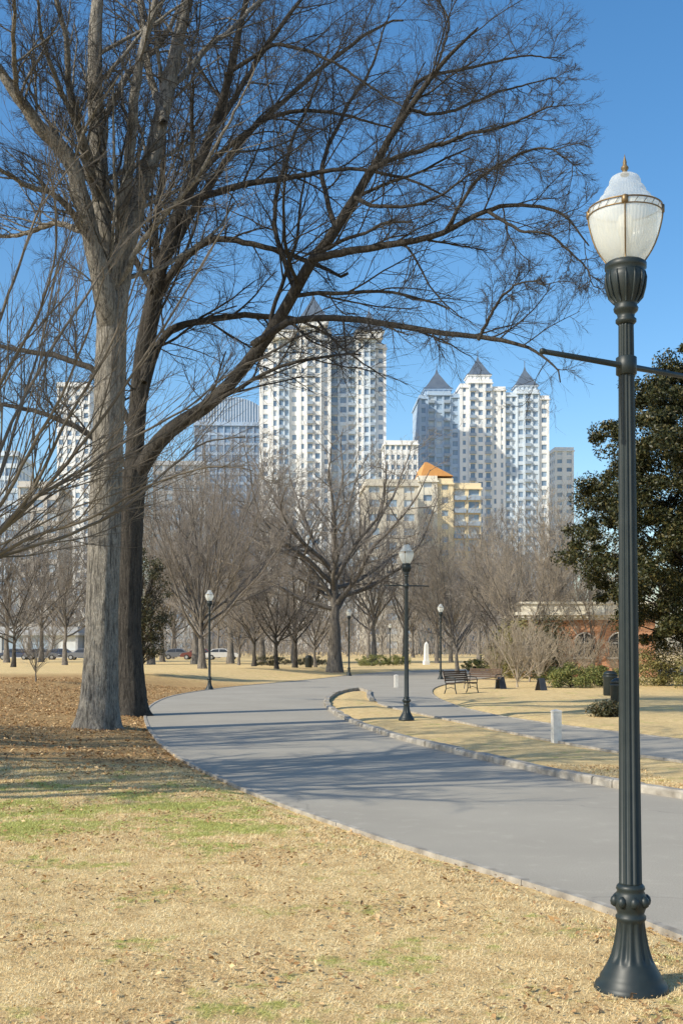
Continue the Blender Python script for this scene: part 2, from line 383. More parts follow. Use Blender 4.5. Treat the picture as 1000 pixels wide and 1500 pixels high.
def hand_tree(name,trunk,limbs,spec,mtrunk,mtwig,label,base,trunkS=40,K=36,flare=True,scl=1.,rs=1.):
    base=np.array(base)
    e=empty(name,base,0,label,'tree')
    L=[]; KT=80
    tp=catmull([q[:3] for q in trunk],KT); tr=np.interp(np.linspace(0,len(trunk)-1,KT),range(len(trunk)),[q[3] for q in trunk])
    V,Q=tubes(tp[None],tr[None],trunkS)
    if flare:
        V=V.reshape(KT,trunkS,3); th=np.arange(trunkS)*2*math.pi/trunkS
        zz=tp[:,2]-tp[0,2]; rel=V-tp[:,None,:]
        am=np.exp(-zz/.22)[:,None]*(.30+.55*np.cos(5*th+.7)[None]*.8)+np.exp(-zz/.9)[:,None]*.12+.04*np.sin(5*th[None]+zz[:,None]*.5)+.03*np.sin(11*th[None]-zz[:,None]*1.3)+rng.normal(0,.012,(KT,trunkS))
        V=(tp[:,None,:]+rel*(1+am)[...,None]).reshape(-1,3)
    L.append((V,Q))
    pts=[];rad=[]
    for l in limbs:
        c=catmull([q[:3] for q in l],K); c[2:-1]+=np.cumsum(rng.normal(0,.02*scl,(K-3,3)),axis=0)*.6
        pts.append(c); rad.append(np.interp(np.linspace(0,len(l)-1,K),range(len(l)),[q[3] for q in l])*rs)
    pts=np.array(pts);rad=np.array(rad)
    ln=np.linalg.norm(np.diff(pts,axis=1),axis=2).sum(1)
    L.append(tubes(pts,rad,12))
    big,fine=build_levels(pts,rad,np.minimum(ln,12),spec)
    V,Q=joinVQ(L+big); ob('trunk',mk('trunk',V-base,Q,mtrunk,True),e)
    V,Q=joinVQ(fine); ob('crown',mk('crown',V-base,Q,mtwig,True),e)
    return e
def L_(dep,*pts):
    n=len(pts); out=[]
    for i,(a,b,r) in enumerate(pts):
        d=dep[0]+(dep[1]-dep[0])*i/(n-1); q=P(a,b,d); out.append((*q,r*d/F))
    return out
bigspec=[dict(n=13,lf=.36,K=12,S=5,up=.04,wig=.085,t0=.12,ang=(25,58),rf=.40,big=1,rmin=.010,ue=0.),
 dict(n=8,lf=.60,K=10,S=4,up=.02,wig=.10,ang=(24,58),rf=.5,rmin=.0050,fall=.32,ue=-.03,t0=.12),
 dict(n=8,lf=.60,K=7,S=3,up=.01,wig=.11,ang=(22,52),rf=.6,rmin=.0031,fall=.25,ue=-.035,t0=.08),
 dict(n=4,lf=.68,K=4,S=3,up=.0,wig=.11,ang=(20,48),rf=.7,rmin=.0021,fall=.15,t0=.08)]
# pale front tree
dA=23.
bx,by=(143-500)/F*dA,dA; bz=hz(bx,by)
trunkA=[(bx,by,bz-.15,29*dA/F)]+L_((dA,dA),(144,1045,27),(147,980,24.5),(150,880,23),(154,760,22.5),(159,640,22),(163,540,22),(165,470,21))
limA=[L_((23,21),(163,490,17),(150,440,15),(125,330,13),(97,235,11.5),(55,185,10),(0,110,7),(-60,30,4)),
 L_((23,23),(163,480,15),(158,400,14),(148,300,13.5),(143,180,12.5),(140,60,10.5),(150,-80,6),(150,-220,3)),
 L_((23,24.5),(168,480,17),(180,400,15.5),(200,310,14),(228,220,12.5),(255,110,10.5),(272,0,8),(300,-150,4)),
 L_((23,22),(160,440,9),(180,330,9),(190,220,8),(200,110,7),(225,0,5),(240,-90,3)),
 L_((23,21),(145,300,6),(125,240,6),(100,140,5),(90,40,4),(60,-80,2)),
 L_((23.5,26),(240,180,6),(215,90,5),(205,10,4),(190,-90,2)),
 L_((23,20),(130,350,6),(90,290,4.5),(40,270,3.5),(-30,230,2.5),(-90,200,1)),
 L_((24,27),(150,180,5),(190,110,4.5),(240,50,3.5),(290,-40,2)),
 L_((22,19),(60,190,5),(30,120,4),(25,40,3),(30,-60,1.5)),
 L_((23,21),(170,420,5),(215,350,4),(280,270,3),(330,180,2),(370,90,1)),
 L_((23,25),(130,340,5),(70,330,4),(10,350,3),(-60,340,1.5)),
 L_((23,20),(148,300,5),(110,190,4),(60,80,3),(50,-30,1.5)),
 L_((24,27),(250,130,5),(310,60,4),(370,10,3),(440,-50,1.5))]
specA=[dict(bigspec[0],n=11),dict(bigspec[1],n=7),bigspec[2],bigspec[3]]
hand_tree('bare_tree',trunkA,limA,specA,M['barkA'],M['twig'],'tall pale-barked bare tree at the bend of the road',(bx,by,bz))
# rear tree with long arching limb, bark darkened for the front tree's shadow
dB=28.
bx,by=(188-500)/F*dB,dB; bz=hz(bx,by)
trunkB=[(bx,by,bz-.15,26*dB/F)]+L_((dB,dB),(187,1010,24),(184,930,22),(186,830,21),(190,740,21),(196,690,21))
limB=[L_((28,23),(196,705,19),(238,638,17),(300,590,14),(352,535,13.5),(400,470,13),(450,388,12),(490,330,11),(540,250,9),(580,180,7),(640,95,5),(700,40,2)),
 L_((24.6,21.5),(455,380,9),(510,368,8),(580,355,7),(650,342,6),(715,310,5),(770,298,4),(830,312,3),(862,360,1.5)),
 L_((25.5,22),(370,505,8),(420,474,7.5),(490,470,7),(560,480,6.5),(640,492,6),(720,500,5),(780,520,3),(820,560,1.5)),
 L_((28,27),(196,710,21),(201,600,19),(211,500,17),(232,400,15),(262,300,13),(300,210,10),(330,110,8),(352,0,6),(370,-100,3)),
 L_((28,30),(206,600,10),(240,490,8),(320,462,7),(400,458,6),(450,470,3),(500,500,1.5)),
 L_((28,26),(215,480,10),(250,400,9),(310,345,7),(380,352,6),(450,372,5),(510,400,3)),
 L_((28,30),(235,400,9),(290,300,8),(350,215,6),(430,140,5),(520,70,4),(590,30,2)),
 L_((26,24),(265,300,8),(340,275,7),(430,262,5.5),(510,250,4),(590,262,3),(660,290,1.5)),
 L_((25,27),(490,330,6),(470,250,5),(500,170,4),(540,100,3),(570,20,1.5)),
 L_((24,22),(540,250,6),(600,225,5),(670,200,4),(740,180,3),(810,150,1.5)),
 L_((24,26),(575,190,5),(620,120,4),(690,100,3),(770,80,2),(830,85,1)),
 L_((27,30),(300,210,7),(350,130,6),(400,50,5),(460,-30,3)),
 L_((27.5,30),(210,560,9),(230,440,8),(225,330,7),(240,220,6),(235,100,4)),
 L_((28,31),(203,650,8),(150,560,7),(90,530,6),(30,515,5),(-40,500,3)),
 L_((28,31),(194,690,7),(140,640,6),(70,610,5),(10,600,4),(-60,610,2)),
 L_((27,24),(330,110,5),(400,70,4),(480,90,3),(560,140,2),(610,160,1)),
 L_((22.5,21),(715,310,4),(760,340,3),(800,350,2.5),(850,385,2),(870,420,1)),
 L_((23,21.5),(650,342,4),(690,270,3.5),(740,230,3),(800,215,2),(850,240,1)),
 L_((23.5,25),(600,160,4),(640,170,3.5),(700,150,3),(760,130,2),(820,120,1)),
 L_((24,22),(520,290,5),(560,300,4),(620,290,3),(680,250,2),(730,240,1)),
 L_((28,27),(250,340,7),(300,250,6),(380,180,5),(460,160,4),(540,180,2.5),(600,200,1)),
 L_((26,28),(430,420,6),(400,330,5),(420,230,4),(450,150,3),(480,60,1.5)),
 L_((22.5,21),(700,498,4),(730,440,3),(760,420,2),(800,430,1)),
 L_((28,26),(225,430,7),(170,330,6),(120,250,5),(60,160,3),(20,80,1.5)),
 L_((27,29),(640,95,3),(660,40,2.5),(640,-10,2),(650,-60,1))]
specB=[dict(bigspec[0],n=13,lf=.31,ue=-.02),bigspec[1],bigspec[2],dict(bigspec[3],up=-.03)]
hand_tree('bare_tree',trunkB,limB,specB,M['barkB'],M['twig'],'bare tree with shade-darkened trunk and long arching limb over the road',(bx,by,bz),rs=.68)
# near tree at the margin, fine arching shoots
dC=14.5
bx,by=(-110-500)/F*dC,dC; bz=hz(bx,by)
trunkC=[(bx,by,bz-.1,.17)]+L_((dC,dC),(-112,1040,17),(-105,960,15),(-95,900,14),(-90,860,13))
def C(*p,d=(14.5,13.5),r=6): 
    return L_(d,*[(a,b,r*(1-.75*i/(len(p)-1))) for i,(a,b) in enumerate(p)])
limC=[C((-95,890),(-40,825),(0,782),(60,722),(130,640),(200,540),(270,430),(330,330),r=7),
 C((-95,900),(-40,850),(0,818),(90,790),(180,748),(245,690),(300,650),(360,640),r=6,d=(14.5,15.5)),
 C((-95,880),(-50,800),(0,735),(50,640),(95,560),(130,470),(150,390),r=6,d=(14.5,12.5)),
 C((-20,800),(30,745),(100,700),(180,650),(270,600),(340,545),(400,520),r=5,d=(14.5,15)),
 C((-95,870),(-40,790),(0,700),(30,600),(62,500),(85,400),(115,320),r=5.5,d=(14.5,16)),
 C((-95,860),(-70,700),(-20,540),(30,410),(70,300),(130,220),r=6,d=(14.5,15)),
 C((-30,830),(40,790),(120,765),(210,720),(300,690),(370,690),r=5,d=(14.5,13)),
 C((0,780),(50,715),(95,620),(165,500),(205,400),(230,300),r=5,d=(14.2,13)),
 C((-60,800),(0,660),(70,520),(150,400),(210,330),(300,280),r=5,d=(14.2,16)),
 C((60,722),(130,690),(210,655),(280,610),(330,560),r=3,d=(14,14.5)),
 C((-70,700),(0,560),(60,440),(80,330),(60,220),r=5,d=(14.2,12.5))]
specC=[dict(n=13,lf=.38,K=8,S=5,up=.04,wig=.05,t0=.12,ang=(10,32),rf=.5,big=1,rmin=.0045),
 dict(n=7,lf=.5,K=6,S=4,up=.03,wig=.07,ang=(12,35),rf=.6,rmin=.0026),
 dict(n=4,lf=.55,K=4,S=3,up=.03,wig=.09,ang=(15,40),rf=.7,rmin=.0018)]
hand_tree('bare_tree',trunkC,limC,specC,M['twigG'],M['twigG'],'bare tree with slender brown shoots reaching over the grass',(bx,by,bz),flare=False,trunkS=12,scl=.4,rs=.6)

def free_meshes(H,r0,fork,nl,tilt,up,lens,spec,mt,mw,seg=1,Kl=14,wl=.07):
    K=16; z=np.linspace(-.1,H*(fork*1.5),K)
    tp=np.stack([np.cumsum(rng.normal(0,.012*H/8,K)),np.cumsum(rng.normal(0,.012*H/8,K)),z],1)
    tr=r0*(1.25*np.exp(-np.maximum(z,0)/(.05*H))*.4+1-.55*np.linspace(0,1,K))
    L=[tubes(tp[None],tr[None],12)]
    t=np.linspace(.55,1,nl); st=np.stack([np.interp(t*(K-1),range(K),tp[:,i]) for i in range(3)],1)
    az=np.arange(nl)*2.4+rng.uniform(0,.7,nl); ti=np.radians(rng.uniform(tilt[0],tilt[1],nl)); ti[-2:]*=.35
    di=np.stack([np.sin(ti)*np.cos(az),np.sin(ti)*np.sin(az),np.cos(ti)],1)
    ln=H*lens*rng.uniform(.8,1.1,nl); ln=np.minimum(ln,(H*1.03-st[:,2])/np.maximum(np.cos(ti*.8),.4))
    pts,rad=grow(st,di,ln,np.full(nl,r0*.38),Kl,up,wl,.15)
    L.append(tubes(pts,rad,8))
    big,fine=build_levels(pts,rad,ln,spec)
    V,Q=joinVQ(L+big); a=mk('trunk',V,Q,mt,True); V,Q=joinVQ(fine); b=mk('crown',V,Q,mw,True); return a,b
def sp(n1,n2,n3,rm=.012,ang=(28,60),up=.04,wig=.11,n4=0):
    s=[dict(n=n1,lf=.40,K=8,S=5,up=up,wig=wig,ang=ang,t0=.15,rf=.5,big=1,rmin=rm*2),
     dict(n=n2,lf=.50,K=6,S=4,up=up,wig=wig,ang=ang,rf=.55,rmin=rm,fall=.3),
     dict(n=n3,lf=.52,K=4,S=3,up=up,wig=.13,ang=ang,rf=.6,rmin=rm*.7,fall=.2)]
    if n4: s.append(dict(n=n4,lf=.55,K=3,S=3,up=up,wig=.13,ang=ang,rf=.6,rmin=rm*.5,fall=.2))
    return s
def place(name,ms,x,y,s,rz,label,group=None,cat='tree'):
    e=empty(name,(x,y,hz(x,y)),rz,label,cat,group,s)
    ob('trunk',ms[0],e); ob('crown',ms[1],e); return e
T1=free_meshes(18.,.42,.26,17,(34,82),.05,.58,sp(11,8,6,.010,wig=.15,n4=3),M['barkM'],M['twigM'],wl=.12)
x,y=(490-500)/F*74,74.; place('bare_tree',T1,x,y,1,.4,'broad bare shade tree standing beside the curving road')
T2=free_meshes(13,.2,.15,17,(22,62),.05,.76,sp(11,8,6,.008,(16,44),.05,.10,n4=3),M['barkM'],M['twigM'])
x,y=(297-500)/F*66,66.; place('bare_tree',T2,x,y,1,1.,'vase-shaped bare tree on the tan lawn')
T3=free_meshes(9.5,.12,.16,13,(18,52),.06,.75,sp(10,8,6,.008,(16,44),.05,.11,n4=2),M['barkM'],M['twigR'])
T4=free_meshes(8,.14,.22,11,(28,70),.03,.62,sp(9,7,6,.009,wig=.15,n4=2),M['barkB'],M['twigM'])
T5=free_meshes(15,.22,.22,13,(26,68),.055,.62,sp(10,7,6,.010,n4=2,wig=.14),M['barkM'],M['twigM'],wl=.11)
T6=free_meshes(15,.22,.18,13,(22,60),.06,.66,sp(9,7,6,.010,n4=2,wig=.13),M['barkM'],M['twigR'],wl=.1)
T7=free_meshes(14,.20,.22,12,(20,54),.05,.64,sp(9,7,6,.010,(22,50),n4=2),M['barkM'],M['twigM'],wl=.09)
def pt(ms,H,px,py,hpx,label,group='bare trees around the lawn',rz=None):
    x,y=G(px,py); place('bare_tree',ms,x,y,(hpx*y/F)/H,rng.uniform(0,6.3) if rz is None else rz,label,group)
lab_small='small dark-stemmed bare tree on the lawn'
for px,py,h,ms,H,lb in [(405,988,170,T4,8,lab_small),(432,985,190,T4,8,lab_small),(372,980,170,T4,8,lab_small),(462,983,180,T3,9.5,'slim bare tree near the road'),
  (670,986,225,T3,9.5,'upright bare tree with tan twigs beside the path'),(714,978,225,T7,14,'upright grey bare tree behind the benches'),
  (815,990,260,T3,9.5,'vase-shaped bare tree with tan twigs near the brick pavilion'),(640,972,190,T7,14,'bare tree beyond the path'),
  (772,992,210,T3,9.5,'slim tan-twigged bare tree before the brick pavilion'),(745,990,190,T4,8,'slim dark-stemmed bare tree before the brick pavilion'),(850,985,230,T7,14,'upright grey bare tree before the brick pavilion'),
  (868,992,190,T3,9.5,'slim tan-twigged bare tree before the brick pavilion'),
  (20,985,180,T4,8,'small dark spreading bare tree on the lawn'),(53,1016,95,T3,9.5,'thin bare sapling on leaf litter'),
  (238,970,230,T5,15,'bare tree on the far side of the lawn'),(350,975,150,T3,9.5,'slim bare tree on the lawn'),(95,975,230,T5,15,'bare tree on the far side of the lawn')]:
    pt(ms,H,px,py,h,lb)
for px,py,h,k in [(222,974,330,0),(285,973,350,2),(338,972,320,0),(385,971,300,2),(430,972,260,0),(548,971,260,0),(592,970,240,2),(10,971,260,0),(60,970,250,2),(-30,971,270,0),(660,971,190,0),(700,972,240,2),(755,971,215,0),(795,972,260,2)]:
    ms,H=[(T5,15),(T6,15),(T7,14)][k]
    pt(ms,H,px,py,h,['tall grey bare tree behind the lawn','tall tan-twigged bare tree behind the lawn','tall upright bare tree behind the lawn'][k],'tall bare trees behind the lawn')
for i in range(34):
    py=rng.uniform(958,966); px=-40+930*((i*0.618034)%1)+rng.uniform(-10,10); h=rng.uniform(80,170)
    k=int(rng.integers(0,3)); ms,H=[(T5,15),(T6,15),(T7,14)][k]
    pt(ms,H,px,py,h,['grey bare tree in the park treeline','tan-twigged bare tree in the park treeline','upright bare tree in the park treeline'][k],'bare trees in the park treeline')
T8=free_meshes(13,.30,.3,11,(25,62),.05,.6,sp(10,8,5,.013),M['barkM'],M['twig'])
for sx,sy,ss,rr in [(-9.8,9.8,1.,.5),(-14.5,13.,1.15,2.5)]:
    place('bare_tree',T8,sx,sy,ss,rr,'bare tree shading the road','bare trees shading the road')

def leaves(cents,crad,nper,size,flat=.7):
    n=len(cents); c=np.repeat(cents,nper,axis=0); rr=np.repeat(crad,nper)
    off=rng.normal(0,1,(n*nper,3)); off=nrm(off)*(rng.uniform(0,1,(n*nper,1))**.45); off[:,2]*=flat
    p=c+off*rr[:,None]; m=len(p)
    nn=nrm(off+rng.normal(0,.7,(m,3))+np.array([0,0,.3])); a=nrm(np.cross(nn,rng.normal(0,1,(m,3)))); b=np.cross(nn,a)
    s=size*rng.uniform(.6,1.3,(m,1))
    V=np.stack([p-a*s,p-b*s*.42-nn*s*.1,p+a*s,p+b*s*.42-nn*s*.1],1).reshape(-1,3)
    return V,np.arange(m*4).reshape(m,4)
def crown_pts(prof,n,la=.16):
    z=[q[0] for q in prof]; r=[q[1] for q in prof]
    zz=rng.uniform(z[0],z[-1],n*3); R=np.interp(zz,z,r); keep=rng.uniform(0,max(r),n*3)<R
    zz=zz[keep][:n]; R=R[keep][:n]; n=len(zz); th=rng.uniform(0,6.283,n)
    lob=1+la*np.sin(th*3+zz*.9)+la*.7*np.sin(th*7-zz*1.7)+la*.8*np.sin(zz*2.6+th*2)
    q=np.where(rng.uniform(0,1,n)<.75,rng.uniform(.7,1.,n),rng.uniform(.2,.7,n))*lob
    return np.stack([R*q*np.cos(th),R*q*np.sin(th),zz],1)
def leafy(name,x,y,prof,ncl,nper,crad,size,m,label,cat,trunk_r=.25,group=None,la=.16):
    e=empty(name,(x,y,hz(x,y)),0,label,cat,group)
    c=crown_pts(prof,ncl,la); V,Q=leaves(c,crad*rng.uniform(.5,1.35,len(c)),nper,size)
    top=prof[-1][0]; K=10; z=np.linspace(-.1,top*.85,K); tp=np.stack([np.zeros(K),np.zeros(K),z],1)
    L=[tubes(tp[None],(trunk_r*(1-.8*np.linspace(0,1,K)))[None],10)]
    sel=c[::max(1,len(c)//60)]; n=len(sel); st=np.stack([np.zeros(n),np.zeros(n),np.maximum(sel[:,2]*.6-.2,.05)],1)
    t=np.linspace(0,1,5)[None,:,None]; pts=st[:,None]*(1-t)+sel[:,None]*t; pts[...,2]+=.1*np.sin(t[...,0]*3.14)*top*.1
    L.append(tubes(pts,np.full((n,1),trunk_r*.22)*(1-.7*np.linspace(0,1,5))[None],5))
    Vt,Qt=joinVQ(L); ob('trunk',mk('trunk',Vt,Qt,M['barkB'],True),e); ob('crown',mk('crown',V,Q,m),e); return e
leafy('magnolia_tree',14.6,47,[(1.7,2.2),(3,3.6),(4.5,4.5),(7,5.0),(9,4.5),(10.5,3.6),(12.3,2.3),(14.2,.6)],820,280,.60,.078,M['magnolia'],'large dark evergreen magnolia beside the brick pavilion','tree',la=.15)
leafy('holly_tree',(207-500)/F*52,52,[(.8,.8),(2.,1.1),(4,1.3),(5.2,.9),(6.0,.3)],110,90,.42,.06,M['holly'],'dark evergreen holly behind the tree trunks','tree',.12)
def bush(px,py,wpx,hpx,m,label,group='shrubs along the path'):
    x,y=G(px,py); w=wpx*y/F/2; h=hpx*y/F
    leafy('shrub',x,y,[(.1,w*.8),(h*.4,w),(h*.8,w*.7),(h,w*.25)],40+int(w*h*14),90,.28*max(h,.8),.04+.008*h,m,label,'shrub',.04,group)
for a in [(835,1008,80,34,'shrub','low green shrub beside the path'),(880,1006,70,30,'shrub','low green shrub beside the path'),(970,1005,90,58,'shrubY','olive shrub beneath the magnolia'),(1040,1010,90,60,'shrubY','olive shrub beneath the magnolia'),
  (806,996,60,84,'holly','dark shrub in front of the brick pavilion'),(762,994,74,80,'shrubY','olive shrub in front of the brick pavilion'),(734,988,40,60,'holly','dark shrub in front of the brick pavilion'),(872,990,50,40,'holly','dark shrub in front of the brick pavilion'),
  (545,976,50,16,'shrub','low clipped green hedge across the road'),(580,975,40,14,'shrub','low clipped green hedge across the road'),(695,984,44,18,'shrub','low green hedge behind the benches'),
  (887,1052,36,15,'holly','dark low plant around a drain'),(395,978,60,14,'holly','dark low hedge across the lawn'),(455,978,50,14,'holly','dark low hedge across the lawn')]:
    bush(a[0],a[1],a[2],a[3],M[a[4]],a[5])
TS=free_meshes(3.2,.05,.08,14,(12,50),.03,.85,sp(8,6,5,.008,(15,40),.04,.1),M['twigR'],M['twigR'])
for px,py,h in [(757,1008,98),(905,1000,60),(728,1000,70),(790,1004,80),(830,1002,70),(775,1000,90),(856,1000,70)]:
    x,y=G(px,py); place('bare_shrub',TS,x,y,h*y/F/3.2,rng.uniform(0,6),'twiggy tan bare shrub beside the path','bare shrubs by the path','shrub')
n=70000; xx=rng.uniform(-110,110,n); yy=rng.uniform(190,300,n); hh=rng.uniform(0,1,n)**1.4*(9+3*np.sin(xx*.12)+2*np.sin(xx*.31+yy))
dv=nrm(rng.normal(0,.35,(n,3))+np.array([0,0,1.])); Ls=rng.uniform(.8,2.2,(n,1)); w=rng.uniform(.02,.07,(n,1))
p=np.stack([xx,yy,hh],1); sd=nrm(np.cross(dv,rng.normal(0,1,(n,3))))
V=np.stack([p-sd*w,p+sd*w,p+dv*Ls],1).reshape(-1,3)
ob('distant_woodland',mk('distant_woodland',V,np.arange(n*3).reshape(n,3),M['twigM']),kind='stuff',label='brown bare woodland at the edge of the park',category='woodland')

# ---------------------------------------------------------------- grass and leaves
def scatter(n,x0,x1,y0,y1,pw):
    y=y0+(y1-y0)*rng.uniform(0,1,n)**pw; x=rng.uniform(x0,x1,n)
    k=(np.abs(x)<.33*y+.8)&(~inside(x,y))&(rdist(x,y)>.03); return x[k],y[k]
x,y=scatter(650000,-5.5,4,4.6,16,1.5); n=len(x)
z=height(x,y); base=np.stack([x,y,z-.004],1)
az=rng.uniform(0,6.283,n); lean=rng.uniform(.7,1.5,n); hgt=rng.uniform(.014,.034,n)*(1+.3*(y>9))
d=np.stack([np.sin(lean)*np.cos(az),np.sin(lean)*np.sin(az),np.cos(lean)],1)*hgt[:,None]
s=np.stack([-np.sin(az),np.cos(az),np.zeros(n)],1)*(.0014+.0002*y)[:,None]
V=np.stack([base-s,base+s,base+d],1).reshape(-1,3); g=np.repeat(greenf(x,y),3)
ob('dormant_grass',mk('dormant_grass',V,np.arange(n*3).reshape(n,3),M['blade'],False,{'green':g}),kind='stuff',label='short straw-coloured dormant grass blades',category='grass')
def leafscatter(x,y,size):
    n=len(x); z=height(x,y)+rng.uniform(.008,.026,n); p=np.stack([x,y,z],1)
    az=rng.uniform(0,6.283,n); a=np.stack([np.cos(az),np.sin(az),rng.normal(0,.3,n)],1); nn=nrm(np.array([0,0,1.])+rng.normal(0,.4,(n,3)))
    b=np.cross(nn,a); s=(size*rng.uniform(.4,1.4,n))[:,None]
    V=np.stack([p-a*s,p-b*s*.5+nn*s*.35,p+a*s*.9+nn*s*.2,p+b*s*.5+nn*s*.3],1).reshape(-1,3)
    return V,np.stack([np.stack([np.arange(n)*4,np.arange(n)*4+1,np.arange(n)*4+2],1),np.stack([np.arange(n)*4,np.arange(n)*4+2,np.arange(n)*4+3],1)],1).reshape(-1,3)
x1,y1=scatter(36000,-5.5,4,4.6,16,1.2)
cl=np.sin(x1*2.3+y1)*np.sin(y1*2.9-x1*.7)+rng.normal(0,.6,len(x1)); x1,y1=x1[cl>.3],y1[cl>.3]
Va=leafscatter(x1,y1,np.full(len(x1),.018))
x2,y2=scatter(110000,-14,2,11,46,1.1); cl=.75+.4*np.sin(x2*1.3+y2*.5)*np.sin(y2*.9-x2*.6); k=rng.uniform(0,1,len(x2))<litter(x2,y2)*cl; x2,y2=x2[k],y2[k]
Vb=leafscatter(x2,y2,np.full(len(x2),.030))
V,Q=joinVQ([Va,Vb]); ob('fallen_leaves',mk('fallen_leaves',V,Q,M['leaf']),kind='stuff',label='dry brown fallen leaves on the lawn',category='leaves')

# ---------------------------------------------------------------- street lamps
u=5.53/F
def z_(py): return (1457-py)*u
def rpx(L): return [(q[0]*u,z_(q[1]),*q[2:]) for q in L]
g=Geo(); g.lathe(rpx([(54,1462),(54,1448),(51,1441),(46,1437),(45,1431),(41,1425),(36,1416),(33,1410),(32,1408,.05),(29,1400,.13),(25,1385,.13),(22,1368,.13),(20,1353,.10),(20,1350),(22,1347),(22,1343),(19,1340),(21,1334),(24,1326),(24,1318),(21,1310),(19,1306),(21,1303),(20,1299),(17,1296)]),96,12)
for i in range(8):
    t=i*math.pi/4
    g.lathe([(r*u,z_(yy)) for r,yy in [(2,1329),(6,1326),(7,1321),(6,1316),(2,1312)]],10,c=(23*u*math.cos(t),23*u*math.sin(t)))
mBase=g.mesh('base',M['iron'],True)
g=Geo(); g.lathe(rpx([(17,1297),(16.5,1294,.16),(14.5,1000,.16),(12.5,700,.16),(11,480,.16),(11,476)]),96,12); mShaft=g.mesh('shaft',M['iron'],True)
g=Geo(); g.lathe(rpx([(11,478),(15,474),(15,470),(12,467),(13,462),(17,458),(18,454),(16,450),(17,446),(23,436),(27,422),(29,410),(28,402),(26,400),(30,396),(30,389),(26,386),(20,384)]),48)
for i in range(14):
    t=i*2*math.pi/14
    g.tube([((r*u)*math.cos(t),(r*u)*math.sin(t),z_(yy)) for r,yy in [(17,446),(24,437),(28.,422),(29.5,411),(28,402)]],[1.2*u,2.*u,2.2*u,1.8*u,1.*u],6)
g.lathe(rpx([(12,552),(15,550),(15,526),(12,524)]),24); mCap=g.mesh('capital',M['iron'],True)
gp=[(22,390),(27,384.5),(32,378),(37,370),(41.5,361),(45.5,350),(48.5,339),(51,328),(52.3,318),(51.5,309)]
g=Geo(); g.lathe([(r*u,z_(yy),.008) for r,yy in gp],240,60,caps=False); mGlobe=g.mesh('globe',M['globe'],True)
g=Geo(); g.lathe([(r*u,z_(yy),.02) for r,yy in [(51,307),(49,303.5),(45,301),(40,298),(37.5,294),(36.5,291),(32,289),(30.5,287),(30,282),(27,277),(24.5,275),(23,273),(22.5,267),(20,262),(15,259),(8,257.5),(6,256)]],240,48,caps=False); mTop=g.mesh('globe_cap',M['cap'],True)
g=Geo()
for pr in ([(52.6,318.6),(53.6,318.2),(53.6,317),(52.6,316.6)],[(52.2,309.),(53.6,308.6),(53.6,307),(51.5,306.4)]): g.lathe(rpx(pr),64,caps=False)
for i in range(24):
    t=i*2*math.pi/24; g.tube([(53.2*u*math.cos(t),53.2*u*math.sin(t),z_(317.5)),(53.2*u*math.cos(t+.13),53.2*u*math.sin(t+.13),z_(308))],.45*u,5)
for i in range(4):
    t=i*math.pi/2+math.radians(256)
    g.tube([((r*u)*math.cos(t),(r*u)*math.sin(t),z_(yy)) for r,yy in [(27.5,386),(33,378),(38,370),(42.5,361),(46.5,350),(49.5,339),(52,328),(53.4,318),(53.2,306)]],1.15*u,6)
    g.lathe([(r*u,z_(yy)) for r,yy in [(1,319),(5.,317.5),(5.,307),(1,305)]],8,c=(51.*u*math.cos(t),51.*u*math.sin(t)))
mCage=g.mesh('cage',M['bronze'],True)
g=Geo(); g.lathe(rpx([(6,259),(6.5,257),(4,255),(3.4,252),(5.5,249.5),(5.5,247),(3.4,244.5),(2.6,242),(3.,240),(1.,232),(.3,228)]),16); mFin=g.mesh('finial',M['gold'],True)
g=Geo(); g.lathe(rpx([(9,386),(9,375),(7,372),(7,350),(10,345),(12,330),(9,318),(2,314)]),20); mBulb=g.mesh('bulb',M['white'],True)
g=Geo()
for s in (-1,1):
    g.tube([(s*.03,0,0),(s*.25,0,0),(s*.53,0,0)],[.015,.014,.0125],10); g.lathe([(.001,-.015),(.013,-.010),(.016,0),(.013,.010),(.001,.015)],10,c=(s*.535,0))
mArm=g.mesh('banner_arm',M['iron'],True)
def lamp(x,y,label,arm=None,lean=0,rz=0,h=None):
    e=empty('street_lamp',(x,y,hz(x,y) if h is None else h),0,label,'street lamp','black park street lamps')
    e.rotation_euler=(0,lean,rz)
    for nme,me in (('base',mBase),('shaft',mShaft),('capital',mCap),('globe',mGlobe),('globe_cap',mTop),('cage',mCage),('finial',mFin),('bulb',mBulb)): ob(nme,me,e)
    if arm is not None:
        a=ob('banner_arm',mArm,e,(0,0,z_(538))); a.rotation_euler[2]=arm
lamp(424/F*5.53,5.53,'tall fluted black iron street lamp standing on the grass',arm=math.radians(33),lean=-math.radians(.46),h=.0)
for px,py,arm in [(595,1057,math.radians(20)),(307,1010,None),(645,995,None),(511,990,None),(571,973,None)]:
    x,y=G(px,py); lamp(x,y,'black park street lamp with acorn globe beside the road',arm)

